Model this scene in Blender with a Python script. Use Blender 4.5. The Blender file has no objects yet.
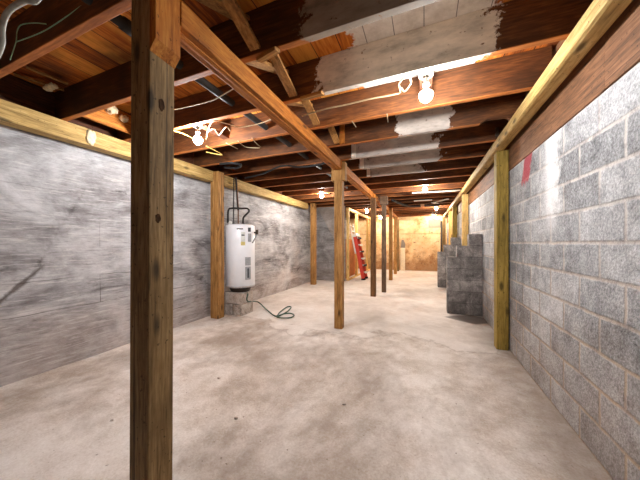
import bpy, bmesh, math, random
from mathutils import Vector, Matrix, noise
random.seed(7)
C = bpy.context.scene.collection
S = bpy.context.scene
# ------------------------------------------------------------------ camera frame (640x480 photograph)
F, VPX, HZ, EYE = 266.0, 424.0, 243.0, 1.216
YAW = math.atan((VPX - 320) / F)
cs, sn = math.cos(YAW), math.sin(YAW)

def PZ(px, py, Z):
    """the point of the photograph's pixel on the level Z"""
    zc = F * (Z - EYE) / (HZ - py)
    X = (px - VPX) * cs * zc / F
    return Vector((X, (zc + X * sn) / cs, Z))

def PY(px, py, Y):
    """the point of the photograph's pixel on the cross plane Y"""
    r = (px - 320) / F
    X = Y * (r * cs - sn) / (cs + r * sn)
    zc = Y * cs - X * sn
    return Vector((X, Y, EYE + (HZ - py) * zc / F))

# ------------------------------------------------------------------ node helpers
class NT:
    def __init__(s, name):
        s.m = bpy.data.materials.new(name); s.m.use_nodes = True
        s.t = s.m.node_tree; s.n = s.t.nodes; s.l = s.t.links
        s.b = s.n['Principled BSDF']
    def node(s, typ, **kw):
        n = s.n.new(typ)
        for k, v in kw.items(): setattr(n, k, v)
        return n
    def set(s, n, **kw):
        for k, v in kw.items():
            k = k.replace('_', ' ')
            if hasattr(v, 'is_output') or isinstance(v, bpy.types.NodeSocket): s.l.new(v, n.inputs[k])
            else: n.inputs[k].default_value = v
        return n
    def co(s): return s.node('ShaderNodeTexCoord').outputs['Object']
    def mapping(s, v, scale=(1, 1, 1), rot=(0, 0, 0), loc=(0, 0, 0)):
        m = s.node('ShaderNodeMapping'); s.l.new(v, m.inputs['Vector'])
        m.inputs['Scale'].default_value = scale; m.inputs['Rotation'].default_value = rot
        m.inputs['Location'].default_value = loc
        return m.outputs[0]
    def noise(s, v, scale, detail=4, rough=.55, dist=0.0):
        n = s.node('ShaderNodeTexNoise'); s.l.new(v, n.inputs['Vector'])
        n.inputs['Scale'].default_value = scale; n.inputs['Detail'].default_value = detail
        n.inputs['Roughness'].default_value = rough; n.inputs['Distortion'].default_value = dist
        return n.outputs['Fac']
    def ramp(s, f, stops, interp='LINEAR'):
        r = s.node('ShaderNodeValToRGB'); s.l.new(f, r.inputs[0]); e = r.color_ramp.elements
        r.color_ramp.interpolation = interp
        while len(e) < len(stops): e.new(.5)
        for i, (p, c) in enumerate(stops):
            e[i].position = p
            e[i].color = (c, c, c, 1) if isinstance(c, (int, float)) else (*c, 1)
        return r.outputs[0]
    def mix(s, f, a, b, mode='MIX'):
        m = s.node('ShaderNodeMix', data_type='RGBA', blend_type=mode)
        for sock, v in ((m.inputs[0], f), (m.inputs[6], a), (m.inputs[7], b)):
            if isinstance(v, bpy.types.NodeSocket): s.l.new(v, sock)
            elif isinstance(v, (int, float)): sock.default_value = v if sock == m.inputs[0] else (v, v, v, 1)
            else: sock.default_value = (*v, 1)
        return m.outputs[2]
    def math(s, op, a, b=0.0, clamp=False):
        m = s.node('ShaderNodeMath', operation=op, use_clamp=clamp)
        for sock, v in ((m.inputs[0], a), (m.inputs[1], b)):
            if isinstance(v, bpy.types.NodeSocket): s.l.new(v, sock)
            else: sock.default_value = v
        return m.outputs[0]
    def sep(s, v):
        n = s.node('ShaderNodeSeparateXYZ'); s.l.new(v, n.inputs[0]); return n.outputs
    def comb(s, x, y, z):
        n = s.node('ShaderNodeCombineXYZ')
        for i, v in enumerate((x, y, z)):
            if isinstance(v, bpy.types.NodeSocket): s.l.new(v, n.inputs[i])
            else: n.inputs[i].default_value = v
        return n.outputs[0]
    def rand(s, k=1.0):
        n = s.node('ShaderNodeObjectInfo'); return s.math('MULTIPLY', n.outputs['Random'], k)
    def shifted(s, v, k=37.0):
        a = s.node('ShaderNodeVectorMath', operation='ADD'); s.l.new(v, a.inputs[0])
        r = s.rand(k); s.l.new(s.comb(r, s.math('MULTIPLY', r, 1.7), s.math('MULTIPLY', r, .6)), a.inputs[1])
        return a.outputs[0]
    def step(s, v, edge, soft):
        """0 below edge-soft, 1 above edge+soft"""
        n = s.node('ShaderNodeMapRange'); s.l.new(v, n.inputs[0])
        n.inputs[1].default_value = edge - soft; n.inputs[2].default_value = edge + soft
        return n.outputs[0]
    def out(s, col, rough=.8, bump=None, bstr=.3, bdist=.01, metal=0.0, spec=.3):
        if isinstance(col, bpy.types.NodeSocket): s.l.new(col, s.b.inputs['Base Color'])
        else: s.b.inputs['Base Color'].default_value = (*col, 1)
        if isinstance(rough, bpy.types.NodeSocket): s.l.new(rough, s.b.inputs['Roughness'])
        else: s.b.inputs['Roughness'].default_value = rough
        s.b.inputs['Metallic'].default_value = metal
        s.b.inputs['Specular IOR Level'].default_value = spec
        if bump is not None:
            b = s.node('ShaderNodeBump'); s.l.new(bump, b.inputs['Height'])
            b.inputs['Strength'].default_value = bstr; b.inputs['Distance'].default_value = bdist
            s.l.new(b.outputs[0], s.b.inputs['Normal'])
        return s.m

def lin(r, g, b):
    f = lambda c: (c / 255 / 12.92) if c / 255 <= .04045 else ((c / 255 + .055) / 1.055) ** 2.4
    return (f(r), f(g), f(b))

def plain(name, col, rough=.6, metal=0.0, spec=.4, var=.15, scale=30):
    n = NT(name); v = n.shifted(n.co())
    f = n.noise(v, scale, 3)
    c = n.mix(n.ramp(f, [(.3, 0.0), (.7, 1.0)]), tuple(x * (1 - var) for x in col), tuple(min(1, x * (1 + var)) for x in col))
    return n.out(c, rough, f, .08, .002, metal, spec)

_wood = {}
def wood(kind, axis):
    """weathered timber; axis = the direction the grain runs"""
    if (kind, axis) in _wood: return _wood[(kind, axis)]
    dark, mid, light, grime, knots = {
        'yellow': (lin(126, 100, 56), lin(188, 154, 92), lin(214, 184, 124), .35, 1),
        'pine':   (lin(96, 62, 26), lin(164, 117, 62), lin(196, 150, 92), .45, 1),
        'green':  (lin(98, 80, 30), lin(152, 126, 56), lin(180, 150, 76), .45, 1),
        'orange': (lin(100, 52, 12), lin(176, 104, 34), lin(208, 142, 60), .45, 1),
        'brown':  (lin(74, 56, 30), lin(136, 108, 68), lin(166, 138, 96), .55, 1),
        'grey':   (lin(52, 40, 30), lin(100, 78, 60), lin(132, 106, 84), .5, 0),
        'rim':    (lin(64, 42, 26), lin(116, 79, 52), lin(146, 102, 70), .45, 0),
        'stud':   (lin(160, 120, 62), lin(212, 172, 104), lin(232, 200, 140), .25, 1),
        'strut':  (lin(96, 62, 28), lin(158, 110, 56), lin(190, 140, 80), .5, 0),
        'umber':  (lin(56, 38, 20), lin(110, 76, 44), lin(142, 104, 66), .5, 1),
        'oldboard': (lin(40, 21, 11), lin(76, 41, 22), lin(112, 64, 34), .4, 0),
        'ply':    (lin(110, 58, 22), lin(166, 96, 44), lin(186, 116, 60), .4, 0),
    }[kind]
    n = NT('wood_' + kind + '_' + axis); v = n.shifted(n.co())
    sc = {'X': (.08, 1, 1), 'Y': (1, .08, 1), 'Z': (1, 1, .08)}[axis]
    kc = {'X': (.35, 1, 1), 'Y': (1, .35, 1), 'Z': (1, 1, .35)}[axis]
    g = n.mapping(v, sc)
    fine = n.noise(g, 120, 4, .6, .3); band = n.noise(g, 22, 3, .55, 1.2)
    f = n.math('ADD', n.math('MULTIPLY', fine, .45), n.math('MULTIPLY', band, .55))
    col = n.ramp(f, [(.33, dark), (.5, mid), (.66, light)])
    big = n.noise(v, 3.5, 4, .6)
    col = n.mix(n.math('MULTIPLY', n.ramp(big, [(.45, 0.0), (.7, 1.0)]), grime), col, tuple(x * .45 for x in mid), 'MIX')
    if knots:
        vo = n.node('ShaderNodeTexVoronoi'); n.l.new(n.mapping(v, kc), vo.inputs['Vector']); vo.inputs['Scale'].default_value = 8
        k = n.ramp(vo.outputs['Distance'], [(.09, 1.0), (.2, 0.0)])
        col = n.mix(n.math('MULTIPLY', k, .85), col, tuple(x * .35 for x in dark))
    ck = n.noise(n.mapping(v, tuple(q * q for q in sc)), 34, 3, .5, .4); col = n.mix(n.ramp(ck, [(.27, .85), (.33, 0.0)]), col, tuple(x * .25 for x in dark))
    sp = n.noise(v, 48, 2); col = n.mix(n.ramp(sp, [(.66, 0.0), (.72, .7)]), col, tuple(x * .3 for x in dark))
    _wood[(kind, axis)] = n.out(col, .72, f, .35, .004)
    return _wood[(kind, axis)]

def joist_mat(name, x0=None, x1=None, paint=None, zt=9.0, seed=0.0):
    """old dark red-brown joist, with a ragged coat of old paint left between x0 and x1"""
    n = NT(name); v0 = n.co(); v = n.shifted(v0)
    g = n.mapping(v, (.1, 1, 1))
    f = n.math('ADD', n.math('MULTIPLY', n.noise(g, 90, 4, .6), .5), n.math('MULTIPLY', n.noise(g, 14, 3, .55, 1), .5))
    col = n.ramp(f, [(.32, lin(52, 25, 9)), (.5, lin(92, 52, 22)), (.68, lin(134, 80, 38))])
    big = n.noise(v, 2.2, 4, .6)
    col = n.mix(n.ramp(big, [(.42, 0.0), (.68, .75)]), col, lin(50, 29, 14))
    # paler orange underside: light bounced off the floor, painted into the colour
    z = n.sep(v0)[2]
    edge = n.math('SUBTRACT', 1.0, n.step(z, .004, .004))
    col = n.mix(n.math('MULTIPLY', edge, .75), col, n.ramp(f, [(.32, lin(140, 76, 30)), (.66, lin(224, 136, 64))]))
    rough = .7
    if paint:
        x = n.sep(v0)[0]
        w = n.math('MULTIPLY', n.math('SUBTRACT', n.noise(v, 7, 5, .65), .5), .55)
        xx = n.math('ADD', x, w)
        m = n.math('MULTIPLY', n.step(xx, x0, .012), n.math('SUBTRACT', 1.0, n.step(xx, x1, .012)))
        pf = n.noise(n.mapping(v, (.35, 1, 1)), 12, 5, .65)
        pc = n.ramp(pf, [(.3, tuple(q * .55 for q in paint)), (.5, paint), (.7, tuple(min(1, q * 1.3) for q in paint))])
        holes = n.ramp(n.noise(v, 16, 4, .7), [(.62, 1.0), (.68, .25)])
        col = n.mix(n.math('MULTIPLY', m, holes), col, pc)
    return n.out(col, rough, f, .3, .004)

# ------------------------------------------------------------------ mesh helpers
def box(bm, x0, x1, y0, y1, z0, z1, bev=0.0, M=None):
    r = bmesh.ops.create_cube(bm, size=1.0)
    vs = r['verts']
    for v in vs:
        v.co = Vector(((x0 + x1) / 2 + v.co.x * (x1 - x0), (y0 + y1) / 2 + v.co.y * (y1 - y0), (z0 + z1) / 2 + v.co.z * (z1 - z0)))
    if M is not None:
        for v in vs: v.co = M @ v.co
    if bev > 0:
        es = list({e for v in vs for e in v.link_edges})
        bmesh.ops.bevel(bm, geom=es, offset=bev, segments=2, affect='EDGES', profile=.6)

def bar(bm, p, q, w, t, up=Vector((0, 0, 1)), bev=0.0):
    """square-cut bar from p to q, w across, t deep along up"""
    p, q = Vector(p), Vector(q); d = q - p; L = d.length; d.normalize()
    sx = d.cross(up)
    if sx.length < 1e-4: sx = Vector((1, 0, 0))
    sx.normalize(); uz = sx.cross(d)
    M = Matrix(((sx.x, d.x, uz.x, p.x), (sx.y, d.y, uz.y, p.y), (sx.z, d.z, uz.z, p.z), (0, 0, 0, 1)))
    box(bm, -w / 2, w / 2, 0, L, -t / 2, t / 2, bev, M)

def prism(bm, pts, axis, a0, a1):
    """polygon pts (two coordinates) pulled along axis from a0 to a1"""
    mk = {'X': lambda u, v, a: (a, u, v), 'Y': lambda u, v, a: (u, a, v), 'Z': lambda u, v, a: (u, v, a)}[axis]
    A = [bm.verts.new(mk(u, v, a0)) for u, v in pts]; B = [bm.verts.new(mk(u, v, a1)) for u, v in pts]
    bm.faces.new(A); bm.faces.new(B[::-1]); n = len(pts)
    for i in range(n): bm.faces.new((A[i], B[i], B[(i + 1) % n], A[(i + 1) % n]))
    bmesh.ops.recalc_face_normals(bm, faces=bm.faces[:])

def lathe(bm, prof, n=40, at=(0, 0, 0)):
    at = Vector(at); rings = []
    for r, z in prof:
        if r < 1e-5: rings.append([bm.verts.new(at + Vector((0, 0, z)))])
        else: rings.append([bm.verts.new(at + Vector((r * math.cos(2 * math.pi * k / n), r * math.sin(2 * math.pi * k / n), z))) for k in range(n)])
    for a, b in zip(rings, rings[1:]):
        for k in range(n):
            k2 = (k + 1) % n
            if len(a) == 1 and len(b) == 1: continue
            if len(a) == 1: bm.faces.new((a[0], b[k], b[k2]))
            elif len(b) == 1: bm.faces.new((a[k], b[0], a[k2]))
            else: bm.faces.new((a[k], b[k], b[k2], a[k2]))
    bmesh.ops.recalc_face_normals(bm, faces=bm.faces[:])

def tube(bm, pts, r, n=10, smooth=6):
    """round tube through pts"""
    pts = [Vector(p) for p in pts]
    if smooth and len(pts) > 2:
        out = []
        for i in range(len(pts) - 1):
            p0 = pts[max(i - 1, 0)]; p1 = pts[i]; p2 = pts[i + 1]; p3 = pts[min(i + 2, len(pts) - 1)]
            for k in range(smooth):
                t = k / smooth
                out.append(.5 * ((2 * p1) + (p2 - p0) * t + (2 * p0 - 5 * p1 + 4 * p2 - p3) * t * t + (3 * p1 - p0 - 3 * p2 + p3) * t ** 3))
        out.append(pts[-1]); pts = out
    rings = []; prev = None
    for i, p in enumerate(pts):
        d = (pts[min(i + 1, len(pts) - 1)] - pts[max(i - 1, 0)]).normalized()
        if prev is None:
            a = d.cross(Vector((0, 0, 1)))
            if a.length < 1e-3: a = d.cross(Vector((1, 0, 0)))
        else: a = prev - d * prev.dot(d)
        a.normalize(); prev = a; b = d.cross(a)
        rings.append([bm.verts.new(p + r * (a * math.cos(2 * math.pi * k / n) + b * math.sin(2 * math.pi * k / n))) for k in range(n)])
    for A, B in zip(rings, rings[1:]):
        for k in range(n): bm.faces.new((A[k], A[(k + 1) % n], B[(k + 1) % n], B[k]))
    bm.faces.new(rings[0][::-1]); bm.faces.new(rings[-1])

def lump(bm, c, r, seed, sub=3, amp=.45):
    res = bmesh.ops.create_icosphere(bm, subdivisions=sub, radius=1.0)
    for v in res['verts']:
        d = v.co.normalized(); k = 1 + amp * noise.noise(d * 2.2 + Vector((seed, seed * 2, 0))) + .2 * noise.noise(d * 6 + Vector((seed, 0, 3)))
        v.co = Vector(c) + Vector((d.x * r[0], d.y * r[1], d.z * r[2])) * k

def obj(name, bm, mat, parent=None, loc=None, smooth=False):
    me = bpy.data.meshes.new(name); bm.normal_update(); bm.to_mesh(me); bm.free()
    if smooth:
        for p in me.polygons: p.use_smooth = True
    o = bpy.data.objects.new(name, me); C.objects.link(o); me.materials.append(mat)
    if parent is not None: o.parent = parent
    if loc is not None: o.location = loc
    return o

def B(): return bmesh.new()

def tag(o, label, cat, group=None, kind=None):
    o['label'] = label; o['category'] = cat
    if group: o['group'] = group
    if kind: o['kind'] = kind
    return o

def thing(name, label, cat, loc=(0, 0, 0), group=None):
    o = bpy.data.objects.new(name, None); C.objects.link(o); o.location = loc; o.empty_display_size = .1
    return tag(o, label, cat, group)

def struct(name, bm, mat, label, cat):
    o = obj(name, bm, mat); o['kind'] = 'structure'; o['label'] = label; o['category'] = cat
    return o

# ------------------------------------------------------------------ the room's dimensions
XL, XR, YB, YE = -3.33, .903, -3.2, 12.45
ZJ, ZC = 2.37, 2.652          # underside of joists, underside of the boards above
Z0W = 2.03                   # top of the block wall

# ------------------------------------------------------------------ setting materials
def floor_mat():
    n = NT('dusty_concrete'); v = n.co()
    a = n.noise(v, .8, 8, .66, .2); b = n.noise(v, 5.0, 8, .72, .2); c = n.noise(v, 70, 3, .7)
    f = n.math('ADD', n.math('ADD', n.math('MULTIPLY', a, .52), n.math('MULTIPLY', b, .28)), n.math('MULTIPLY', c, .20))
    col = n.ramp(f, [(.36, lin(160, 145, 132)), (.45, lin(194, 183, 172)), (.52, lin(216, 209, 202)), (.64, lin(240, 236, 232))])
    # brown drag marks running along the hall
    st = n.noise(n.mapping(v, (1.0, .8, 1), (0, 0, .7)), .75, 10, .72, .25)
    col = n.mix(n.ramp(st, [(.46, 0.0), (.62, .65)]), col, lin(128, 110, 94))
    fy = n.math('ADD', n.sep(v)[1], n.math('MULTIPLY', n.math('SUBTRACT', n.noise(v, .8, 6, .6), .5), 3.0))
    fx = n.step(fy, 3.55, .06); col = n.mix(n.math('MULTIPLY', fx, .4), col, lin(226, 221, 216))
    sm = n.math('SUBTRACT', 1.0, n.step(n.math('ABSOLUTE', n.math('SUBTRACT', fy, 3.5)), .03, .03)); col = n.mix(n.math('MULTIPLY', sm, .35), col, lin(124, 108, 94))
    # damp dirt along the foot of the block wall, its border ragged
    x, y, z = n.sep(v)[:3]
    w = n.math('MULTIPLY', n.math('SUBTRACT', n.noise(v, 3, 5, .6), .5), .8)
    e = n.step(n.math('ADD', x, w), .66, .25)
    col = n.mix(n.math('MULTIPLY', e, .6), col, lin(112, 96, 82))
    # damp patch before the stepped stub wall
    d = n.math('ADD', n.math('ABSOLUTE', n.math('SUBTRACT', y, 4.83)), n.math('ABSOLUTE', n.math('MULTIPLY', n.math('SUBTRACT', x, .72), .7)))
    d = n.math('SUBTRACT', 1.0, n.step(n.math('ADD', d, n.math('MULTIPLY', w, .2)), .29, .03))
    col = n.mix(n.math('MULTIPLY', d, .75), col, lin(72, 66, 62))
    sp = n.noise(v, 38, 2, .5); col = n.mix(n.ramp(sp, [(.7, 0.0), (.76, .6)]), col, lin(92, 70, 52))
    return n.out(col, .85, f, .35, .02)

def plaster_mat(diag=None):
    n = NT('parged_wall'); v = n.co()
    d = n.mapping(v, (1, .55, 1.5), (.5, 0, 0))
    a = n.noise(d, 1.25, 7, .62, 1.6); b = n.noise(v, 4.5, 7, .68, .4); c = n.noise(n.mapping(v, (1, .6, 1.6), (.35, 0, 0)), 22, 4, .7, .6)
    f = n.math('ADD', n.math('ADD', n.math('MULTIPLY', a, .62), n.math('MULTIPLY', b, .22)), n.math('MULTIPLY', c, .16))
    col = n.ramp(f, [(.32, lin(76, 72, 72)), (.41, lin(122, 119, 120)), (.48, lin(150, 148, 149)), (.57, lin(180, 179, 181)), (.7, lin(212, 211, 213))])
    # tan staining in the lower third, damp rises with a ragged line
    z = n.sep(v)[2]
    t = n.math('ADD', z, n.math('MULTIPLY', n.math('SUBTRACT', n.noise(v, 2.5, 5, .6), .5), 1.2))
    t = n.math('SUBTRACT', 1.0, n.step(t, .42, .3))
    col = n.mix(n.math('MULTIPLY', t, .2), col, lin(206, 176, 154))
    # board marks of the old shuttering
    br = n.node('ShaderNodeTexBrick'); y = n.sep(v)[1]
    yy = n.math('ADD', z, n.math('MULTIPLY', n.math('SUBTRACT', n.noise(v, 1.1, 3), .5), .12))
    n.set(br, Vector=n.comb(y, yy, 0.0), Scale=1.0, Mortar_Size=.006, Brick_Width=3.7, Row_Height=.29, Mortar_Smooth=.6)
    br.inputs['Color1'].default_value = br.inputs['Color2'].default_value = (1, 1, 1, 1); br.inputs['Mortar'].default_value = (0, 0, 0, 1)
    low = n.math('SUBTRACT', 1.0, n.math('MULTIPLY', n.step(z, 1.15, .3), .45))
    fade = n.math('MULTIPLY', n.ramp(n.noise(v, 2.2, 3), [(.45, 0.0), (.6, 1.0)]), low)
    line = n.math('MULTIPLY', br.outputs['Fac'], fade)
    col = n.mix(n.math('MULTIPLY', line, .7), col, lin(70, 62, 56))
    # trowel scratches along the wall
    sc = n.noise(n.mapping(v, (1, 1.1, 16), (.16, 0, 0)), 3.2, 6, .7, .5)
    col = n.mix(n.ramp(sc, [(.54, 0.0), (.66, .6)]), col, lin(214, 211, 208)); col = n.mix(n.ramp(sc, [(.33, .6), (.43, 0.0)]), col, lin(104, 98, 95))
    # the long curved gouge low on the near stretch
    gy = n.math('ABSOLUTE', n.math('SUBTRACT', n.math('SUBTRACT', z, 1.0), n.math('MULTIPLY', n.math('SUBTRACT', y, 1.38), 1.0)))
    gm = n.math('SUBTRACT', 1.0, n.step(n.math('ADD', gy, n.math('MULTIPLY', n.math('SUBTRACT', b, .5), .12)), .022, .014))
    gm = n.math('MULTIPLY', n.math('MULTIPLY', gm, n.math('SUBTRACT', 1.0, n.step(y, 1.38, .03))), n.step(y, .9, .1))
    col = n.mix(n.math('MULTIPLY', gm, .8), col, lin(66, 54, 46))
    crk = n.node('ShaderNodeTexVoronoi', feature='DISTANCE_TO_EDGE'); n.l.new(n.mapping(v, (1, .5, 1.3), (.5, 0, 0)), crk.inputs['Vector']); crk.inputs['Scale'].default_value = .8
    ck = n.math('MULTIPLY', n.ramp(n.math('ADD', crk.outputs[0], n.math('MULTIPLY', n.math('SUBTRACT', b, .5), .08)), [(0, 1.0), (.012, 0.0)]), n.ramp(a, [(.4, 1.0), (.5, 0.0)]))
    col = n.mix(n.math('MULTIPLY', ck, .6), col, lin(52, 46, 42))
    if diag:      # browner, paler tone above a slanting edge, darker grey below
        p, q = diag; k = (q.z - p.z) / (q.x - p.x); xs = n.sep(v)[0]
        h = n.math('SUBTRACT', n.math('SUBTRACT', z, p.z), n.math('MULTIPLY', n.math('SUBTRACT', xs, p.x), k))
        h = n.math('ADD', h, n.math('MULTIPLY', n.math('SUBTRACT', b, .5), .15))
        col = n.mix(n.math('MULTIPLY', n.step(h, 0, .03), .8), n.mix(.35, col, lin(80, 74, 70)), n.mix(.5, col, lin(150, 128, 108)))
    return n.out(col, .85, f, .5, .03)

def block_mat(red=True):
    n = NT('cinder_block'); v = n.co(); x, y, z = n.sep(v)[:3]
    wob = n.math('MULTIPLY', n.math('SUBTRACT', n.noise(v, 9, 3), .5), .02)
    br = n.node('ShaderNodeTexBrick')
    n.set(br, Vector=n.comb(n.math('ADD', n.math('ADD', y, .1), wob), n.math('ADD', z, wob), 0.0), Scale=1.0, Mortar_Size=.016, Brick_Width=.406, Row_Height=.203, Mortar_Smooth=.8, Bias=.0)
    br.inputs['Color1'].default_value = (0, 0, 0, 1); br.inputs['Color2'].default_value = (1, 1, 1, 1); br.inputs['Mortar'].default_value = (.5, .5, .5, 1)
    pick = br.outputs['Color']; mort = br.outputs['Fac']
    a = n.noise(v, 1.6, 5, .6, .6); b = n.noise(v, 9, 5, .7, .4); c = n.noise(v, 70, 3, .75)
    f = n.math('ADD', n.math('ADD', n.math('MULTIPLY', a, .28), n.math('MULTIPLY', b, .30)), n.math('MULTIPLY', c, .42))
    f = n.math('ADD', f, n.math('MULTIPLY', n.math('SUBTRACT', pick, .5), .09))
    f = n.math('ADD', f, n.math('MULTIPLY', n.math('SUBTRACT', z, 1.2), .0))
    col = n.ramp(f, [(.36, lin(88, 88, 90)), (.45, lin(132, 133, 135)), (.53, lin(164, 165, 167)), (.63, lin(204, 205, 207))])
    # rusty damp low down
    t = n.math('ADD', z, n.math('MULTIPLY', n.math('SUBTRACT', n.noise(v, 3.2, 5, .65), .5), 1.3))
    lo = n.math('SUBTRACT', 1.0, n.step(t, .55, .35))
    col = n.mix(n.math('MULTIPLY', lo, .25), col, lin(150, 118, 88))
    mc = n.mix(n.math('SUBTRACT', 1.0, n.step(z, .95, .45)), lin(200, 194, 188), lin(176, 154, 130))
    mc = n.mix(n.ramp(b, [(.4, .4), (.55, 0.0)]), mc, lin(140, 108, 98))
    col = n.mix(n.math('MULTIPLY', n.math('MULTIPLY', mort, n.ramp(b, [(.36, .45), (.55, 1.0)])), .85), col, mc)
    # white daub run down the top courses
    wy = n.math('ABSOLUTE', n.math('SUBTRACT', n.math('ADD', y, n.math('MULTIPLY', n.math('SUBTRACT', b, .5), .3)), 2.52))
    wm = n.math('MULTIPLY', n.math('SUBTRACT', 1.0, n.step(wy, .1, .05)), n.step(n.math('ADD', z, n.math('MULTIPLY', n.math('SUBTRACT', a, .5), .6)), 1.5, .2))
    col = n.mix(n.math('MULTIPLY', wm, .7), col, lin(240, 240, 240))
    if red:   # red spray-paint mark under the rim board
        ry = n.math('ABSOLUTE', n.math('SUBTRACT', n.math('ADD', y, n.math('MULTIPLY', n.math('SUBTRACT', z, 1.85), .35)), 3.08))
        rm = n.math('MULTIPLY', n.math('SUBTRACT', 1.0, n.step(n.math('ADD', ry, n.math('MULTIPLY', n.math('SUBTRACT', b, .5), .12)), .1, .015)), n.step(n.math('ADD', z, n.math('MULTIPLY', n.math('SUBTRACT', b, .5), .2)), 1.79, .02))
        col = n.mix(n.math('MULTIPLY', rm, .8), col, lin(170, 40, 56))
    h = n.math('SUBTRACT', f, n.math('MULTIPLY', mort, .35))
    return n.out(col, .9, h, .7, .02)

def end_mat():
    n = NT('tan_plaster'); v = n.co(); z = n.sep(v)[2]
    a = n.noise(v, 1.5, 6, .6, .5); b = n.noise(v, 7, 5, .7)
    f = n.math('ADD', n.math('MULTIPLY', a, .6), n.math('MULTIPLY', b, .4))
    col = n.ramp(f, [(.36, lin(168, 122, 78)), (.46, lin(214, 178, 132)), (.6, lin(230, 202, 162))])
    t = n.math('ADD', z, n.math('MULTIPLY', n.math('SUBTRACT', n.noise(v, 4, 5, .7), .5), 1.8))
    lo = n.math('SUBTRACT', 1.0, n.step(t, .55, .2)); col = n.mix(n.math('MULTIPLY', lo, .6), col, lin(128, 74, 34))
    spots = n.ramp(n.noise(v, 10, 3, .6), [(.64, 0.0), (.68, .8)]); col = n.mix(spots, col, lin(96, 64, 42))
    ln = n.math('SUBTRACT', 1.0, n.step(n.math('ABSOLUTE', n.math('SUBTRACT', z, 1.62)), .015, .01)); col = n.mix(n.math('MULTIPLY', ln, .5), col, lin(140, 96, 60))
    return n.out(col, .85, f, .3, .02)

def ceil_mat():
    n = NT('subfloor_boards'); v = n.co(); x, y, z = n.sep(v)[:3]
    br = n.node('ShaderNodeTexBrick')
    n.set(br, Vector=n.comb(y, x, 0.0), Scale=1.0, Mortar_Size=.003, Brick_Width=2.9, Row_Height=.19, Mortar_Smooth=.2)
    br.inputs['Color1'].default_value = (0, 0, 0, 1); br.inputs['Color2'].default_value = (1, 1, 1, 1); br.inputs['Mortar'].default_value = (0, 0, 0, 1)
    g = n.mapping(v, (1, .08, 1))
    f = n.math('ADD', n.math('MULTIPLY', n.noise(g, 70, 4), .5), n.math('MULTIPLY', n.noise(g, 9, 3, .5, 1), .5))
    f = n.math('ADD', f, n.math('MULTIPLY', n.math('SUBTRACT', br.outputs['Color'], .5), .34))
    col = n.ramp(f, [(.3, lin(116, 54, 14)), (.48, lin(204, 110, 34)), (.68, lin(240, 160, 66))])
    dk = n.ramp(n.noise(v, 2.0, 4), [(.56, 0.0), (.72, .7)]); col = n.mix(dk, col, lin(70, 38, 20))
    col = n.mix(br.outputs['Fac'], col, lin(26, 14, 8))
    # white-washed rectangle left from the room once under it
    w = n.math('MULTIPLY', n.math('SUBTRACT', n.noise(v, 7, 5, .65), .5), .5); xx = n.math('ADD', x, w)
    m = n.math('MULTIPLY', n.step(xx, -.5, .015), n.math('SUBTRACT', 1.0, n.step(xx, .42, .015)))
    m = n.math('MULTIPLY', m, n.math('SUBTRACT', 1.0, n.step(y, 6.0, .1)))
    pc = n.mix(n.math('MULTIPLY', br.outputs['Fac'], .8), n.ramp(n.noise(v, 8, 5, .7), [(.3, lin(214, 202, 188)), (.6, lin(248, 240, 230))]), lin(90, 76, 64))
    col = n.mix(m, col, pc)
    return n.out(col, .8, f, .3, .004)

# ------------------------------------------------------------------ the setting
bm = B(); box(bm, XL - .2, XR + .2, YB - .2, YE + .2, -.12, 0)
struct('floor', bm, floor_mat(), 'dusty beige concrete basement floor', 'floor')
bm = B(); box(bm, XL - .2, XR + .2, YB - .2, YE + .2, ZC, ZC + .03)
struct('ceiling', bm, ceil_mat(), 'orange-brown underside of the floor boards above the joists', 'ceiling')
MPL = plaster_mat()
# left wall: a slightly uneven parged face
bm = B(); ny, nz = 150, 26
def wl(y, z): return XL + .025 * noise.noise(Vector((0, y * .9, z * 1.1))) + .012 * noise.noise(Vector((3, y * 3, z * 3.5)))
grid = [[bm.verts.new((wl(YB + (YE - YB) * i / ny, ZC * j / nz), YB + (YE - YB) * i / ny, ZC * j / nz)) for j in range(nz + 1)] for i in range(ny + 1)]
back = [[bm.verts.new((XL - .2, YB + (YE - YB) * i / ny, ZC * j / nz)) for j in (0, nz)] for i in (0, ny)]
for i in range(ny):
    for j in range(nz): bm.faces.new((grid[i][j], grid[i + 1][j], grid[i + 1][j + 1], grid[i][j + 1]))
bm.faces.new((back[0][0], back[0][1], back[1][1], back[1][0]))
bmesh.ops.recalc_face_normals(bm, faces=bm.faces[:])
struct('wall_left', bm, MPL, 'long grey parged wall behind the white water heater', 'wall')
bm = B(); box(bm, XR, XR + .2, YB, YE, 0, Z0W)
struct('wall_right', bm, block_mat(), 'grey cinder block wall with pale mortar and a red paint mark', 'wall')
bm = B(); box(bm, XL - .2, XR + .2, YE, YE + .2, 0, ZC)
struct('wall_far', bm, end_mat(), 'stained tan wall closing the far end of the basement', 'wall')
bm = B(); box(bm, XL - .2, XR + .2, YB - .2, YB, 0, ZC)
struct('wall_back', bm, MPL, 'grey parged wall behind the camera', 'wall')
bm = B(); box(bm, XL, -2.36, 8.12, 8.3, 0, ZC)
struct('wall_return', bm, plaster_mat((PY(317, 207, 8.12), PY(334.6, 239.5, 8.12))), 'grey cross wall beyond the far left post', 'wall')

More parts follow.
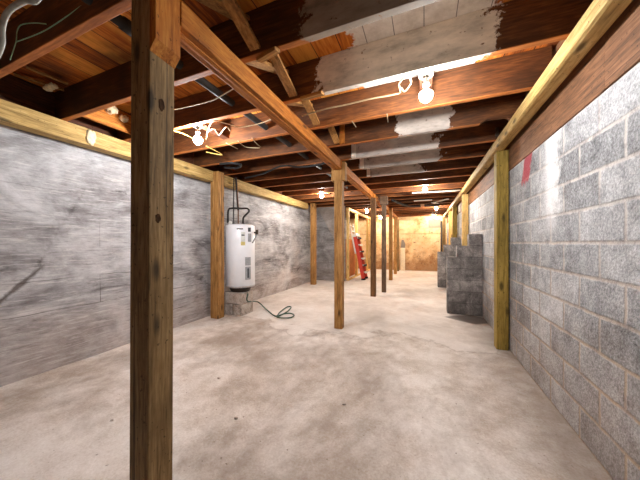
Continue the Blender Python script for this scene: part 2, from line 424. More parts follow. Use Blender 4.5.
# ------------------------------------------------------------------ joists
J0, DJ, NJ = .80, .545, 22
SKEW = -.028
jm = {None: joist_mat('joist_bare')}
pal = {1: (-.64, .62, lin(150, 136, 120)), 2: (-.72, .40, lin(206, 194, 180)), 4: (-.3, .24, lin(186, 172, 160)),
       5: (-.88, .16, lin(196, 184, 174)), 6: (-.88, .2, lin(190, 178, 168)), 7: (-.88, -.05, lin(182, 168, 156))}
jl = {0: 'dark old joist nearest the camera, with a thin green wire on it',
      1: 'joist with grey paint on its face, before the whitewashed boards',
      2: 'joist broadly painted pale grey just before the brightest bulb',
      3: 'bare red-brown joist directly behind the brightest bulb',
      4: 'joist with a notch cut at its end near the block wall',
      5: 'joist with pale peeling paint, first of three beside the white nailers',
      6: 'joist with pale peeling paint, second of three beside the white nailers',
      7: 'joist with pale peeling paint, third of three beside the white nailers'}
ordw = 'first second third fourth fifth sixth seventh eighth ninth tenth eleventh twelfth thirteenth fourteenth'.split()
for k in range(NJ):
    y = J0 + DJ * k
    bm = B()
    if k == 4: prism(bm, [(-3.27, 0), (.50, 0), (.56, .035), (.72, .03), (.76, 0), (.868, 0), (.868, ZC - ZJ - .002), (-3.27, ZC - ZJ - .002)], 'Y', 0, .045)
    else: box(bm, -3.27, .868, 0, .045, 0, ZC - ZJ - .002, .003)
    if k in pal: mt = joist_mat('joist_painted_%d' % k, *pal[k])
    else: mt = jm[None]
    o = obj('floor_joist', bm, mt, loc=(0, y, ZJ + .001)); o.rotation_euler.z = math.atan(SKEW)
    lab = jl.get(k) or ('dark red-brown joist, %s one beyond the three with peeling paint' % ordw[k - 8])
    tag(o, lab, 'joist', 'floor joists across the basement ceiling')
def yj(k, x): return J0 + DJ * k + SKEW * x          # near face of joist k at x

# ------------------------------------------------------------------ long timbers
def timber(name, x0, x1, y0, y1, z0, z1, kind, label, cat, group=None, bev=.008):
    ax = max((x1 - x0, 'X'), (y1 - y0, 'Y'), (z1 - z0, 'Z'))[1]
    bm = B(); cx, cy = (x0 + x1) / 2, (y0 + y1) / 2
    box(bm, x0 - cx, x1 - cx, y0 - cy, y1 - cy, 0, z1 - z0, bev)
    # rough-sawn: a little wave along the length
    return tag(obj(name, bm, wood(kind, ax), loc=(cx, cy, z0)), label, cat, group, 'thing')
LX0, LX1, LZ = -3.29, -3.15, 2.205
timber('ledger_beam', LX0, LX1, YB + .05, 3.355, LZ, ZJ, 'yellow', 'yellow ledger timber along the parged wall, before the heater post', 'beam', 'ledgers along the parged wall')
timber('ledger_beam', LX0, LX1, 3.505, 7.12, LZ, ZJ, 'yellow', 'yellow ledger timber above the white water heater', 'beam', 'ledgers along the parged wall')
timber('ledger_beam', .742, .852, YB + .05, 12.3, 2.268, ZJ, 'yellow', 'rounded pale yellow ledger timber running above the block wall', 'beam', None, .022)
# rim boards on top of the block wall
timber('rim_board', XR - .013, XR + .02, YB + .05, 1.858, Z0W + .001, ZC - .005, 'rim', 'reddish rim board on the block wall, nearer the camera', 'board', 'rim boards on the block wall', .003)
timber('rim_board', XR - .010, XR + .02, 1.863, 7.2, Z0W + .001, ZC - .005, 'rim', 'reddish rim board on the block wall above the red paint mark', 'board', 'rim boards on the block wall', .003)
timber('rim_board', XR - .010, XR + .02, 7.205, YE - .05, Z0W + .001, ZC - .005, 'rim', 'reddish rim board on the block wall, farthest from the camera', 'board', 'rim boards on the block wall', .003)
timber('rim_board', -3.302, -3.272, YB + .05, YE - .05, ZJ + .002, ZC - .003, 'oldboard', 'dark old rim board above the yellow ledgers of the parged wall', 'board', None, .003)
# girder on the middle row of posts: built up from three plies
def girder(y0, y1, label, kind, dx=0.0):
    bm = B()
    for i, (a, b, dz) in enumerate(((0, .042, .004), (.043, .080, 0), (.081, .120, .006))): box(bm, a - .06, b - .06, 0, y1 - y0, dz, ZJ - 2.247, .005)
    tag(obj('girder', bm, wood(kind, 'Y'), loc=(-1.135 + dx, y0, 2.247)), label, 'beam', 'girders on the middle posts', 'thing')
girder(.9385, 3.5965, 'orange built-up girder from the nearest post to the second', 'orange')
girder(3.7085, 6.0515, 'orange built-up girder between the second and third middle posts', 'orange')
girder(6.1585, 8.9065, 'orange built-up girder beyond the third middle post', 'orange')
girder(9.0235, 12.3, 'orange built-up girder ending at the tan far wall', 'orange')

# ------------------------------------------------------------------ posts
def post(x0, x1, y0, y1, z1, kind, label, group, lean=0.0, bev=.006):
    t = thing('timber_post', label, 'post', ((x0 + x1) / 2, (y0 + y1) / 2, 0), group); t['kind'] = 'thing'
    bm = B(); w, d = (x1 - x0) / 2, (y1 - y0) / 2
    box(bm, -w, w, -d, d, 0, z1, bev)
    obj('shaft', bm, wood(kind, 'Z'), t)
    if lean: t.rotation_euler.y = lean
    return t, w, d
def solo(x0, x1, y0, y1, z1, kind, label, group):
    return timber('timber_post', x0, x1, y0, y1, 0.0, z1, kind, label, 'post', group, .006)
G1 = 'posts along the middle of the basement'
t, w, d = post(-1.257, -1.133, .815, .94, ZJ - .002, 'brown', 'big dark post nearest the camera with a knot hole', G1, .006)
# scab plate on its side with a bevelled foot, tying the post to the girder
bm = B()
q = [[bm.verts.new((w + x, y, z)) for x, y, z in ring] for ring in (
    [(.001, -.064, 2.062), (.001, .062, 2.055), (.001, .062, 2.366), (.001, -.064, 2.366)],
    [(.038, -.064, 2.108), (.038, .062, 2.10), (.038, .062, 2.366), (.038, -.064, 2.366)])]
bm.faces.new(q[0]); bm.faces.new(q[1][::-1])
for k in range(4): bm.faces.new((q[0][k], q[1][k], q[1][(k + 1) % 4], q[0][(k + 1) % 4]))
bmesh.ops.recalc_face_normals(bm, faces=bm.faces[:])
obj('scab_plate', bm, wood('orange', 'Z'), t)['label'] = 'orange bevelled plate nailed at the post top'
bm = B(); lathe(bm, [(0, .0005), (.008, .0012), (.014, .0022), (.019, .0004)], 20)
for vv in bm.verts: vv.co.xy *= 1 + .35 * noise.noise(Vector((vv.co.x * 90, vv.co.y * 90, 4)))
o = obj('knot', bm, plain('knot_dark', lin(66, 44, 24), .9, 0, .2, .6, 60), t); o.rotation_euler = (0, math.pi / 2, 0); o.location = (w, -.005, 1.852); o.scale = (1.5, .9, 1)
o2 = o.copy(); C.objects.link(o2); o2.parent = t; o2.location = (w, -.02, 1.33); o2.scale = (1.1, .8, .6)
t, w, d = post(-1.19, -1.075, 3.595, 3.71, 2.365, 'pine', 'pine post second in the middle row, with cleats at its top', G1)
for sgn in (-1, 1):
    bm = B(); box(bm, -.045, .045, -d + .005, d - .005, 2.10, 2.36, .004)
    o = obj('cleat', bm, wood('pine', 'Z'), t); o.location = (sgn * (w + .022), 0, 0); o.scale = (.48, 1, 1)
solo(-1.135, -1.02, 6.05, 6.16, 2.244, 'umber', 'brown post third in the middle row', G1)
t, w, d = post(-.975, -.875, 6.66, 6.78, 2.365, 'grey', 'dark grey-brown post fourth in the middle row, with a dark block on top', G1)
bm = B(); box(bm, -.09, .09, -.09, .09, 2.17, 2.362, .004); obj('head_block', bm, wood('grey', 'X'), t)
solo(-1.07, -.96, 8.905, 9.025, 2.365, 'pine', 'pine post fifth in the middle row', G1)
solo(-1.1, -.99, 10.75, 10.87, 2.245, 'pine', 'pine post sixth in the middle row', G1)
solo(-1.12, -1.0, 11.9, 12.02, 2.245, 'brown', 'farthest post of the middle row beside the white board', G1)
G2 = 'posts against the parged wall'
solo(-3.215, -3.06, 3.36, 3.5, ZJ - .002, 'pine', 'pine post standing beside the white water heater', G2)
solo(-3.09, -2.95, 7.13, 7.27, ZJ - .002, 'pine', 'pine post at the corner of the grey cross wall', G2)
G3 = 'posts against the block wall'
solo(.772, .889, 3.565, 3.69, 2.266, 'green', 'greenish post nearest on the block wall side', G3)
solo(.77, .885, 6.45, 6.57, 2.266, 'yellow', 'yellow post rising just behind the nearer stepped stub wall', G3)
solo(.765, .885, 8.5, 8.62, 2.266, 'green', 'greenish post third along the block wall', G3)
solo(.765, .885, 9.75, 9.87, 2.266, 'yellow', 'yellow post fourth along the block wall', G3)
solo(.7, .82, 11.9, 12.02, 2.266, 'brown', 'farthest brown post on the block wall side', G3)

# ------------------------------------------------------------------ bridging between the joists
MS = wood('strut', 'Y')
bays = {0: 'nearest bay', 1: 'bay of the whitewashed boards', 2: 'bay of the brightest bulb', 3: 'bay just beyond the brightest bulb'}
for k in range(0, 8):
    xb = -1.04 - .02 * (k % 3)
    y0, y1 = yj(k, xb) + .045, yj(k + 1, xb)
    for s in (0, 1):
        if k in (4, 5, 6, 7) and s: continue
        a, b = (ZJ + .03, ZC - .05) if s == 0 else (ZC - .06, ZJ + .03)
        xo = xb + s * .084
        bm = B(); bar(bm, (0, .006, 0), (0, y1 - y0 - .006, b - a), .085 if s == 0 else .07, .022, Vector((0, 0, 1)), .002)
        where = bays.get(k) or ('bay beyond joist with peeling paint, %s' % ordw[k - 4])
        tag(obj('bridging_strut', bm, MS, loc=(xo, y0, a)), '%s wooden strut slanting between joists, %s' % ('rising' if s == 0 else 'falling', where), 'strut', 'bridging struts between joists')
# nailers, white painted, and two bare blocks
MW = plain('white_paint', lin(226, 214, 198), .7, 0, .3, .12, 18)
for k, (x, m, lab) in enumerate(((-.89, wood('orange', 'Z'), 'bare orange nailer block beside the painted joists, nearest of four'),
        (-.89, MW, 'white painted nailer block on the first peeling joist'), (-.90, MW, 'white painted nailer block on the second peeling joist'),
        (-.90, MW, 'white painted nailer block on the third peeling joist'))):
    yy = yj(4 + k, x) - .03
    bm = B(); box(bm, -.03, .03, 0, .028, 0, .235, .003)
    tag(obj('nailer_block', bm, m, loc=(x, yy, ZJ + .004)), lab, 'block', 'nailer blocks on joists')
# loose ends of lath still nailed up under the joists
for i, (p, L, rz, lab) in enumerate(((PZ(268, 55, ZJ - .0105), .17, 1.35, 'broken lath end hanging under the grey painted joist'),
        (PZ(312, 96, ZJ - .0105), .2, 1.25, 'broken lath end under the pale grey joist near the brightest bulb'))):
    bm = B(); box(bm, -L / 2, L / 2, -.022, .022, -.011, .011, .003)
    o = obj('broken_lath', bm, wood('strut', 'X'), loc=p); o.rotation_euler = (.1, .06, -rz + 1.05); tag(o, lab, 'lath', 'broken lath ends')
bm = B(); box(bm, -.016, .016, 0, .012, 0, .11, .002); box(bm, -.016, .016, -.03, 0, 0, .01, .002)
tag(obj('metal_bracket', bm, plain('dull_steel', lin(96, 84, 72), .5, .6)), 'small grey bracket on a joist near the block wall', 'bracket').location = PY(497, 137, yj(5, .6) - .014)

# ------------------------------------------------------------------ bulbs
def emis(name, col, strength):
    n = NT(name); n.b.inputs['Base Color'].default_value = (1, 1, 1, 1)
    n.b.inputs['Emission Color'].default_value = (*col, 1); n.b.inputs['Emission Strength'].default_value = strength
    return n.m
PW = 1.0
cool = emis('bulb_cool', (.96, .98, 1.0), 430 * PW); warm = emis('bulb_warm', (1.0, .88, .70), 420 * PW); mid = emis('bulb_mid', (1.0, .95, .88), 440 * PW)
HOLD = plain('lamp_holder_grey', lin(120, 112, 104), .5); MJB = wood('oldboard', 'Y')
lamps = [(PZ(426, 94, 2.275), cool, 'brightest bare bulb, hanging in the paint-patched bay'),
         (PZ(198, 139, 2.28), cool, 'bare bulb beside the dark nearest post, toward the parged wall'),
         (PZ(321.6, 195.5, 2.32), mid, 'bare bulb near the corner of the grey cross wall'),
         (PZ(425, 189, 2.32), mid, 'bare bulb halfway down the hall before the pale strip'),
         (PZ(367, 211, 2.32), warm, 'bare bulb above the red ladder'),
         (PZ(380.5, 217.5, 2.32), warm, 'bare bulb seen between the third and fourth middle posts'),
         (PZ(436, 208, 2.32), warm, 'upper of two small bulbs before the tan wall'),
         (PZ(434, 216, 2.32), warm, 'lower of two small bulbs before the tan wall')]
for p, m, lab in lamps:
    # mounted on the face or underside of the joist over it
    t = thing('bare_bulb', lab, 'light', p, 'bare bulbs on the joists')
    k = round((p.y - .02 - SKEW * p.x - J0) / DJ); yb = yj(k, p.x)
    zb = ZJ + .06 - p.z
    bm = B(); lathe(bm, [(0, .034), (.016, .034), (.018, .05), (.026, .06), (.026, .085), (.010, .092), (.010, zb - .03), (.05, zb - .028), (.052, zb), (0, zb)], 24)
    obj('lamp_holder', bm, HOLD, t, smooth=True)
    if lab.startswith('brightest'): m = emis('bulb_brightest', (.96, .98, 1.0), 280)
    bm = B(); lathe(bm, [(0, -.056), (.02, -.053), (.038, -.037), (.045, -.012), (.041, .008), (.022, .02), (.014, .033), (0, .034)], 20)
    obj('bulb', bm, m, t, smooth=True)
    # timber cleat across the bay that carries the holder
    bm = B(); ya, yc = yj(k if p.y > yb else k - 1, p.x) + .048, yj(k + 1 if p.y > yb else k, p.x) - .004
    box(bm, -.045, .045, ya - p.y, yc - p.y, zb + .001, zb + .022, .002); obj('mounting_board', bm, MJB, t)

# ------------------------------------------------------------------ pipes and wires overhead
MB = plain('black_pipe', lin(54, 52, 50), .65, .1, .3)
bm = B(); tube(bm, [(-1.6, .2, 2.47), (-1.6, 3.2, 2.47), (-1.6, 6.2, 2.46)], .03, 16, 0)
for yy in (1.0, 2.6, 4.2): tube(bm, [(-1.6, yy, 2.47), (-1.6, yy + .08, 2.47)], .037, 16, 0)
tag(obj('drain_pipe', bm, MB, smooth=True), 'dark grey pipe running through the joists beside the girder', 'pipe')
MWI = plain('cream_wire', lin(170, 150, 116), .6); MGW = plain('green_wire', lin(150, 196, 160), .5); MBK = plain('black_cable', lin(34, 34, 34), .5)
def wire(pts, r, mat, label, name='cable'):
    bm = B(); tube(bm, pts, r, 8, 7); return tag(obj(name, bm, mat, smooth=True), label, 'wire', None, 'thing')
ZW = ZJ + .001
def W(pts, z=ZW): return [PZ(x, y, z + (random.random() - .5) * .004) for x, y in pts]
wire(W([(172, 110), (195, 105), (215, 99), (235, 88), (252, 84)]), .004, MWI, 'cream cable under the joists beside the nearest post')
wire(W([(206, 140), (212, 122), (228, 124), (240, 127), (258, 124), (272, 119)]), .005, MWI, 'cream cable looping from the bulb beside the nearest post')
wire(W([(207, 132), (214, 129), (219, 135), (226, 127), (230, 131)]), .005, MWI, 'short zigzag cream wire by the bulb toward the parged wall')
wire(W([(226, 143), (238, 149)]), .004, MWI, 'short cream wire end, first of three in a row under the joists')
wire(W([(238, 141), (246, 147), (260, 148)]), .004, MWI, 'bent cream wire end, second of three in a row under the joists')
wire(W([(252, 138), (257, 144), (261, 147)]), .004, MWI, 'cream wire end, third of three in a row under the joists')
wire(W([(302, 116), (325, 109), (345, 105), (370, 99), (392, 95), (400, 92), (399, 84), (406, 76), (411, 82), (405, 91), (401, 88)]), .006, MWI, 'long cream cable running to a loop at the brightest bulb')
wire(W([(352, 121), (356, 127)]), .004, MWI, 'short white wire tail under the joist left of the brightest bulb')
wire(W([(387, 114), (388, 122)]), .004, MWI, 'short white wire tail under the joist nearest the brightest bulb')
wire(W([(172, 130), (184, 134), (192, 138)]), .006, plain('yellow_wire', lin(206, 170, 70), .5), 'yellow cable running into the bulb beside the nearest post')
wire(W([(206, 146), (214, 150), (222, 155), (206, 152)]), .006, plain('yellow_wire_b', lin(206, 170, 90), .5), 'yellow cable ends sagging under the bulb toward the parged wall')
wire(W([(245, 178), (262, 174), (282, 166), (300, 167), (318, 165), (330, 160)], ZJ - .02), .014, MBK, 'thick black flexible cable sagging under the joists above the heater')
wire(W([(220, 164), (232, 163), (241, 165), (236, 168), (224, 167)], ZJ - .012), .018, MBK, 'coil of black cable near the yellow ledger')
# thin green wire on the nearest joist
yy = yj(0, -2) - .006
wire([PY(10, 60, yy), PY(16, 42, yy), PY(17, 32, yy), PY(21, 25, yy), PY(34, 23, yy), PY(46, 24, yy)], .003, MGW, 'thin green wire kinked along the nearest joist')
wire([PY(16, 42, yy), PY(42, 32, yy), PY(66, 17, yy), PY(84, 4, yy)], .003, MGW, 'thin green wire running straight up the nearest joist')
# grey hose hooping down close to the camera
wire([PY(x, y, .62) for x, y in ((-8, 64), (-2, 54), (2, 42), (2, 30), (5, 17), (12, 8), (24, 1), (40, -8))] + [Vector((q.x, q.y, ZC - .004)) for q in [PY(44, -14, .62)]], .012, plain('grey_hose', lin(150, 150, 140), .5), 'pale grey hose hooping down in the upper corner', 'hose')
# odds and ends at the far ceiling
bm = B(); tube(bm, [PZ(412, 193, ZJ - .02), PZ(452, 191, ZJ - .02), PZ(462, 190.2, ZJ - .02)], .016, 10, 0)
tag(obj('lit_edge_strip', bm, MW, smooth=True), 'pale straight strip imitating a lit joist underside beside the halfway bulb', 'pipe')  # white strip added to imitate lamplight caught on a joist underside
for i, (a, b) in enumerate((((414, 201), (432, 200)), ((432, 203), (448, 199)))):
    bm = B(); bar(bm, PZ(*a, ZJ - .012), PZ(*b, ZJ - .012), .06, .018)
    tag(obj('board_offcut', bm, MW), ['pale board offcut under the far joists, straight one', 'pale board offcut under the far joists, slanting one'][i], 'board', 'board offcuts under the far joists')
bm = B(); p = PZ(422.5, 205, ZJ - .03); box(bm, -.05, .05, -.03, .03, -.05, .03, .005)
tag(obj('junction_box', bm, plain('junction_orange', lin(206, 150, 100), .5), loc=p), 'small square junction box under the far joists', 'box')
bm = B(); tube(bm, [PZ(392, 200, ZJ - .05), PZ(410, 206, ZJ - .05), PZ(440, 205, ZJ - .05)], .03, 12, 5)
tag(obj('duct_pipe', bm, MBK, smooth=True), 'dark pipe crossing under the far joists', 'pipe')

# old foam and scraps caught in the ceiling
MF = plain('foam', lin(226, 206, 168), .9, 0, .2, .25, 40)
def foam(c, r, seed, label, n=3):
    bm = B()
    for i in range(n): lump(bm, Vector(((i - (n - 1) / 2) * r[0] * 1.1, random.uniform(-.2, .2) * r[1], random.uniform(-.4, .4) * r[2])), r, seed + i)
    tag(obj('foam_scrap', bm, MF, loc=c, smooth=True), label, 'foam')
yb = yj(2, -2.6) - .03
foam(Vector((-2.955, 1.74, 2.56)), (.03, .045, .04), 1.0, 'curls of pale foam in the joist bay above the yellow ledger', 3)
foam(Vector((-2.965, 1.87, 2.53)), (.02, .04, .03), 5.0, 'small foam curl beside the nearest post under the joists', 2)
foam(Vector((LX1 + .004, 0, 0)) + Vector((0, 1.66, 2.29)), (.008, .04, .075), 9.0, 'pale foam smear stuck on the yellow ledger', 1)
foam(PZ(50, 87, 2.57), (.03, .03, .02), 12.0, 'foam crumbs hanging by splintered laths above the ledger', 3)
for a, b, lab in (((14, 74), (64, 90), 'splintered lath under the boards above the ledger, lower one'), ((26, 67), (68, 84), 'splintered lath under the boards above the ledger, upper one')):
    bm = B(); bar(bm, PZ(*a, 2.625), PZ(*b, 2.60), .035, .012, Vector((0, 0, 1)), .002)
    tag(obj('splintered_lath', bm, wood('strut', 'Y')), lab, 'lath', 'splintered laths')
# blocking between the second and third joists, foam caught on it
bm = B(); box(bm, -.014, .014, yj(1, -3) + .05, yj(2, -3) - .003, 0, .2, .003)
tag(obj('blocking_board', bm, wood('orange', 'Y'), loc=(-3.0, 0, ZJ + .04)), 'orange blocking board between joists behind the foam curls', 'board')

# ------------------------------------------------------------------ water heater on its plinth of blocks
n = NT('plinth_block'); v = n.shifted(n.co()); a = n.noise(v, 9, 5, .65); b = n.noise(v, 60, 3, .7)
f = n.math('ADD', n.math('MULTIPLY', a, .6), n.math('MULTIPLY', b, .4))
MBL = n.out(n.ramp(f, [(.35, lin(116, 104, 96)), (.5, lin(176, 164, 154)), (.65, lin(206, 198, 190))]), .9, f, .5, .01)
X0, X1, Y0, Y1 = -3.17, -2.82, 3.63, 3.96
hx = (X0 + X1) / 2; hy = (Y0 + Y1) / 2; bh = .186
spec = [((X0, hx - .012, Y0, Y1, 0), 'plinth block under the heater, bottom course toward the wall'),
        ((hx + .012, X1, Y0, Y1, 0), 'plinth block under the heater, bottom course toward the hose'),
        ((X0, X1, Y0, hy - .012, bh + .004), 'plinth block under the heater, top course facing the camera'),
        ((X0, X1, hy + .012, Y1, bh + .004), 'plinth block under the heater, top course at the rear')]
for (a0, a1, b0, b1, z), lab in spec:
    bm = B(); box(bm, -(a1 - a0) / 2, (a1 - a0) / 2, -(b1 - b0) / 2, (b1 - b0) / 2, 0, bh, .013)
    tag(obj('concrete_block', bm, MBL, loc=((a0 + a1) / 2, (b0 + b1) / 2, z)), lab, 'block', 'plinth blocks under the heater')
HZ0 = 2 * bh + .005
t = thing('water_heater', 'white cylindrical water heater standing on concrete blocks', 'water heater', (hx - .008, hy + .045, HZ0))
R = .247
MH = plain('white_enamel', lin(240, 242, 247), .3, 0, .5, .03, 8)
bm = B(); lathe(bm, [(0, .085), (R - .012, .085), (R, .097), (R, 1.13), (R - .008, 1.142), (R - .05, 1.158), (0, 1.165)], 64)
o = obj('tank', bm, MH, t, smooth=True)
bm = B(); lathe(bm, [(0, 0), (.15, 0), (.165, .02), (.19, .084), (0, .084)], 40); obj('base_ring', bm, plain('dark_ring', lin(58, 48, 42), .7), t)
bm = B(); lathe(bm, [(R - .002, .092), (R + .004, .092), (R + .004, .115), (R - .002, .115)], 64); obj('bottom_band', bm, plain('grey_band', lin(176, 176, 178), .4), t, smooth=True)
MGR = plain('grey_panel', lin(160, 162, 166), .4); MDK = plain('dark_mark', lin(60, 62, 68), .5); MYL = plain('label_yellow', lin(214, 196, 120), .5); MWL = plain('label_white', lin(214, 214, 208), .5)
def patch(name, ang, wid, z0, z1, mat, parent, off=.003, label=None):
    """curved plate lying on the tank, centred on the bearing ang"""
    bm = B(); nn = 8; half = wid / 2 / R; A = []
    for i in range(nn + 1):
        q = ang - half + 2 * half * i / nn
        A.append([bm.verts.new((r * math.cos(q), r * math.sin(q), z)) for r, z in ((R - .001, z0), (R + off, z0), (R + off, z1), (R - .001, z1))])
    for a, b in zip(A, A[1:]):
        for k in range(4): bm.faces.new((a[k], a[(k + 1) % 4], b[(k + 1) % 4], b[k]))
    bm.faces.new(A[0][::-1]); bm.faces.new(A[-1]); bmesh.ops.recalc_face_normals(bm, faces=bm.faces[:])
    o = obj(name, bm, mat, parent)
    if label: o['label'] = label
    return o
A0 = math.radians(-22)          # the side toward the hall, right half as the camera sees it
pn = patch('access_panel', A0, .1, .22, .44, MGR, t, .008, 'lower grey access panel'); patch('panel_slot', A0, .03, .25, .41, MDK, pn, .010)
patch('access_panel', A0, .1, .46, .60, MGR, t, .008, 'middle grey access panel')
lb = patch('energy_label', A0 - .35, .07, .80, 1.02, MWL, t, .002); patch('label_band', A0 - .35, .07, .80, .86, MYL, lb, .003); patch('label_bar', A0 - .35, .05, .96, .98, MDK, lb, .003)
lg = patch('maker_badge', A0 - .55, .1, 1.065, 1.085, MDK, t, .002)
patch('control_plate', A0 + .12, .06, .86, 1.0, MGR, t, .01); patch('thermostat_cover', A0 + .1, .05, 1.03, 1.1, MDK, t, .012)
MPB = plain('pipe_insulation', lin(40, 36, 34), .8); MCU = plain('copper_dull', lin(96, 66, 50), .5, .5)
# fittings on top
def top_part(name, pts, r, mat, lab=None, par=t):
    bm = B(); tube(bm, pts, r, 12, 6); o = obj(name, bm, mat, par, smooth=True)
    if lab: o['label'] = lab
    return o
hot = Vector((.03, -.02, 1.15)); cold = Vector((-.12, .03, 1.15))
top_part('pipe', [(.02, .05, 1.15), (.02, .05, 1.22), (.03, .05, 1.29), (.10, .05, 1.35), (.14, .06, 1.40), (.11, .05, 1.445), (.0, .04, 1.45), (-.2, .02, 1.46), (-.26, .0, 1.42), (-.27, .0, 1.2)], .016, MPB, 'black insulated pipe curling over the tank')
top_part('pipe', [(-.06, .02, 1.15), (-.06, .02, 1.44), (-.07, .02, 1.6), (-.1, .02, 2.0)], .011, MCU, 'thin riser pipe up to the joists')
top_part('pipe', [(-.06, .02, 1.42), (-.08, .02, 1.6), (-.09, .02, 1.74), (-.1, .0, 2.0)], .016, MPB, 'black sleeve on the riser pipe')
top_part('pipe', [(-.125, -.02, 1.15), (-.128, -.02, 1.5), (-.122, -.02, 1.98)], .010, MPB, 'thin black pipe nearest the post')
bm = B(); lathe(bm, [(0, 0), (.03, 0), (.03, .05), (.02, .07), (0, .07)], 20, (-.15, -.08, 1.15)); obj('inlet_cap', bm, MWL, t, smooth=True)
for dx, dy in ((-.06, .02), (.02, .05), (.08, -.02)):
    bm = B(); lathe(bm, [(0, 0), (.024, 0), (.024, .03), (0, .03)], 16, (dx, dy, 1.15)); obj('fitting', bm, MDK, t, smooth=True)
# relief valve and its drop pipe on the side toward the hall
A1 = math.radians(18); cx, cy = math.cos(A1), math.sin(A1)
bm = B(); tube(bm, [(R * cx, R * cy, 1.02), ((R + .07) * cx, (R + .07) * cy, 1.02)], .014, 10, 0); tube(bm, [((R + .05) * cx, (R + .05) * cy, .99), ((R + .05) * cx, (R + .05) * cy, 1.07)], .024, 10, 0)
rv = obj('relief_valve', bm, plain('brass_dark', lin(70, 58, 46), .5, .4), t, smooth=True)
top_part('discharge_pipe', [((R + .05) * cx, (R + .05) * cy, .99), ((R + .045) * cx, (R + .045) * cy - .05, .92), ((R + .03) * cx, (R + .03) * cy - .1, .84)], .012, plain('grey_pipe', lin(150, 150, 150), .4))

# hose
GH = plain('green_hose', lin(36, 72, 56), .5, 0, .5, .1)
zf = .012
pts = [Vector((X1 + .045, Y0 + .12, .36)), Vector((X1 + .05, Y0 + .1, .24)), PZ(258, 302, .1), PZ(266, 309, .02)] + [PZ(x, y, zf) for x, y in
       ((275.5, 316), (280, 312), (287, 307), (291, 307), (288, 311), (281, 315))] + [PZ(x, y, zf + .013) for x, y in ((277, 317), (283, 318), (291, 317.5), (294, 315), (290, 313.3), (284, 313.8), (279, 315.4))]
bm = B(); tube(bm, pts, .011, 10, 8)
tag(obj('garden_hose', bm, GH, smooth=True), 'thin green hose trailing from the heater into loops on the floor', 'hose')

# ------------------------------------------------------------------ stepped stub walls of block
n = NT('stub_block'); v = n.co(); x, y, z = n.sep(v)[:3]
br = n.node('ShaderNodeTexBrick'); n.set(br, Vector=n.comb(x, z, 0.0), Scale=1.0, Mortar_Size=.006, Brick_Width=.39, Row_Height=.195, Mortar_Smooth=.3)
br.inputs['Color1'].default_value = (0, 0, 0, 1); br.inputs['Color2'].default_value = (1, 1, 1, 1); br.inputs['Mortar'].default_value = (.4, .4, .4, 1)
a = n.noise(v, 5, 6, .65, .6); b = n.noise(v, 45, 3, .7)
f = n.math('ADD', n.math('ADD', n.math('MULTIPLY', a, .6), n.math('MULTIPLY', b, .3)), n.math('MULTIPLY', br.outputs['Color'], .04))
col = n.ramp(f, [(.33, lin(88, 85, 84)), (.47, lin(142, 138, 136)), (.6, lin(196, 190, 186))])
wet = n.math('SUBTRACT', 1.0, n.step(n.math('ADD', z, n.math('MULTIPLY', n.math('SUBTRACT', a, .5), .4)), .2, .06)); col = n.mix(n.math('MULTIPLY', wet, .5), col, lin(58, 54, 52))
col = n.mix(n.math('MULTIPLY', br.outputs['Fac'], .45), col, lin(60, 56, 54))
MST = n.out(col, .88, n.math('SUBTRACT', f, n.math('MULTIPLY', br.outputs['Fac'], .3)), .6, .015)
for (x0, y0, lab) in ((.375, 5.08, 'nearer stepped stub wall of dark grey blocks jutting from the block wall'), (.35, 7.98, 'farther stepped stub wall of dark grey blocks jutting from the block wall')):
    c = .195; pr = [(x0, 0), (XR - .002, 0), (XR - .002, 7 * c), (x0 + .33, 7 * c), (x0 + .33, 6 * c), (x0 + .15, 6 * c), (x0 + .15, 5 * c), (x0, 5 * c)]
    bm = B(); prism(bm, [(u - x0, w_) for u, w_ in pr], 'Y', 0, .19)
    bmesh.ops.bevel(bm, geom=bm.edges[:], offset=.006, segments=1, affect='EDGES')
    tag(obj('block_stub', bm, MST, loc=(x0, y0, 0)), lab, 'block stub', 'stepped stub walls', 'thing')

# ------------------------------------------------------------------ stud partition, ladder, boards at the far end
XP = -2.3
t = thing('stud_partition', 'open partition of pale new studs behind the red ladder', 'partition', (XP, 8.2, 0)); t['kind'] = 'thing'
MSZ, MSY = wood('stud', 'Z'), wood('stud', 'Y')
bm = B(); box(bm, -.045, .045, .12, 4.2, 0, .038, .002); obj('bottom_plate', bm, MSY, t)
bm = B(); box(bm, -.045, .045, .12, 4.2, 2.28, 2.366, .002); obj('top_plate', bm, MSY, t)
for yy in (.14, 1.3, 3.3, 4.12):
    bm = B(); box(bm, -.045, .045, yy, yy + .06 if yy != 1.3 else yy + .1, .039, 2.279, .002); obj('stud', bm, MSZ, t)
bm = B(); box(bm, -.01, .01, 0, 1.7, 0, 1.35, .002)
o = tag(obj('plywood_sheet', bm, wood('ply', 'Z'), loc=(-2.50, 8.45, 0)), 'orange-brown plywood sheet standing behind the studs', 'plywood'); o.rotation_euler.y = .03

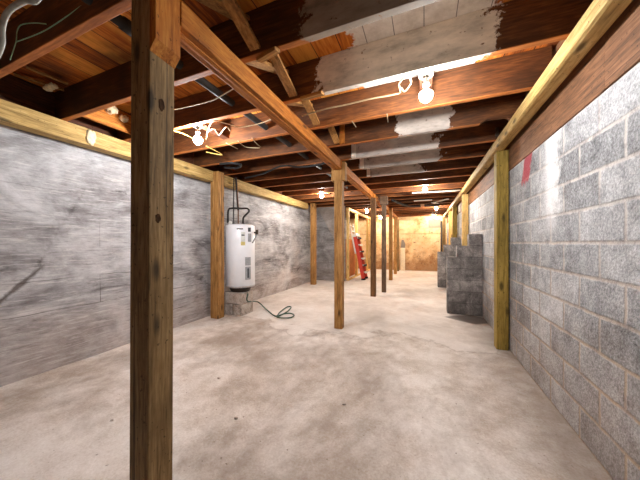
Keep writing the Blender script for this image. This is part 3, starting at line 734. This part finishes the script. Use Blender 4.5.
# ladder: leaning on the studs
t = thing('ladder', 'red ladder with pale metal top leaning on the stud partition', 'ladder', (-1.84, 8.62, 0))
RED = plain('ladder_red', lin(196, 58, 40), .45, 0, .4, .1); ALU = plain('aluminium', lin(214, 210, 204), .35, .5, .5, .08); BLK = plain('rubber_black', lin(30, 28, 28), .8)
for yy in (0, .42):
    bm = B(); box(bm, -.06, .06, yy - .014, yy + .014, .05, 1.45, .004); rl = obj('rail', bm, RED, t)
    bm = B(); box(bm, -.07, .07, yy - .02, yy + .02, .0, .06, .005); obj('rubber_foot', bm, BLK, rl)
    bm = B(); box(bm, -.115, -.062, yy - .012, yy + .012, .9, 1.93, .004); obj('upper_rail', bm, ALU, t)['label'] = 'pale aluminium upper rail'
for i in range(6):
    z = .25 + i * .23
    bm = B(); box(bm, -.05, .1, -.012, .432, z - .014, z + .014, .004); st = obj('step', bm, ALU, t)
    bm = B(); box(bm, .1005, .115, 0, .42, z - .05, z + .014, .002); obj('step_lip', bm, BLK if i % 2 else ALU, st)
bm = B(); box(bm, -.075, .075, -.03, .45, 1.45, 1.55, .01); obj('top_cap', bm, ALU, t)
for z in (1.66, 1.84):
    bm = B(); tube(bm, [(-.078, 0, z), (-.078, .42, z)], .014, 10, 0); obj('rung', bm, ALU, t, smooth=True)
t.rotation_euler.y = -.20

bm = B(); box(bm, -.1, .1, -.011, .011, 0, 1.0, .004); p = PZ(402.2, 271, 0)
t2 = thing('tall_board', 'narrow white board with grey top standing against the tan wall', 'board', (p.x, YE - .1, .003))
obj('white_board', bm, plain('board_white', lin(232, 214, 184), .6), t2)
bm = B(); prism(bm, [(-.09, 1.0), (.1, 1.0), (.1, 1.2), (.03, 1.36), (-.05, 1.36)], 'Y', -.010, .010); obj('grey_top', bm, plain('board_grey', lin(130, 120, 110), .7), t2)
t2.rotation_euler.x = -.05
# grey patch panel high on the tan wall
p = PY(428.5, 228, YE); q = PY(440.5, 219, YE)
bm = B(); box(bm, 0, q.x - p.x, -.02, -.001, 0, q.z - p.z - .02, .003)
tag(obj('grey_panel', bm, plain('panel_grey', lin(136, 122, 106), .8), loc=(p.x, YE, p.z)), 'grey panel high on the tan far wall', 'panel')
bm = B(); tube(bm, [PY(441.5, 271, YE - .06), PY(441.5, 221, YE - .06)], .04, 12, 0)
tag(obj('stack_pipe', bm, MB, smooth=True), 'dark vertical pipe at the corner of the tan far wall', 'pipe')
# small knocked-off chips on the floor
for i, (px, py, r) in enumerate(((219, 378, .012), (236, 418, .01), (112, 420, .009), (344, 404, .011))):
    bm = B(); lump(bm, (0, 0, 0), (r * 1.4, r, r * .6), i * 3.1, 2)
    tag(obj('mortar_chip', bm, MBL, loc=PZ(px, py, r * .45)), ['small chip on the floor right of the nearest post', 'small chip on open floor, nearer the camera than the first', 'small chip on the floor left of the nearest post', 'small chip on the floor before the second middle post'][i], 'chip', 'chips on the floor')

# ------------------------------------------------------------------ camera, world, view
cam = bpy.data.cameras.new('camera'); co = bpy.data.objects.new('camera', cam); C.objects.link(co)
cam.sensor_fit = 'HORIZONTAL'; cam.sensor_width = 36; cam.lens = 36 * F / 640; cam.clip_start = .02
cam.shift_y = (HZ - 240) / 640
co.location = (0, 0, EYE); co.rotation_euler = (math.pi / 2, 0, YAW); S.camera = co
w = bpy.data.worlds.new('world'); S.world = w; w.use_nodes = True
w.node_tree.nodes['Background'].inputs[0].default_value = (.5, .45, .4, 1); w.node_tree.nodes['Background'].inputs[1].default_value = .05
S.view_settings.view_transform = 'Standard'; S.view_settings.look = 'None'; S.view_settings.gamma = 1; S.view_settings.use_curve_mapping = False
S.view_settings.exposure = 1.55
S.cycles.max_bounces = 14; S.cycles.diffuse_bounces = 10; S.cycles.sample_clamp_indirect = 12
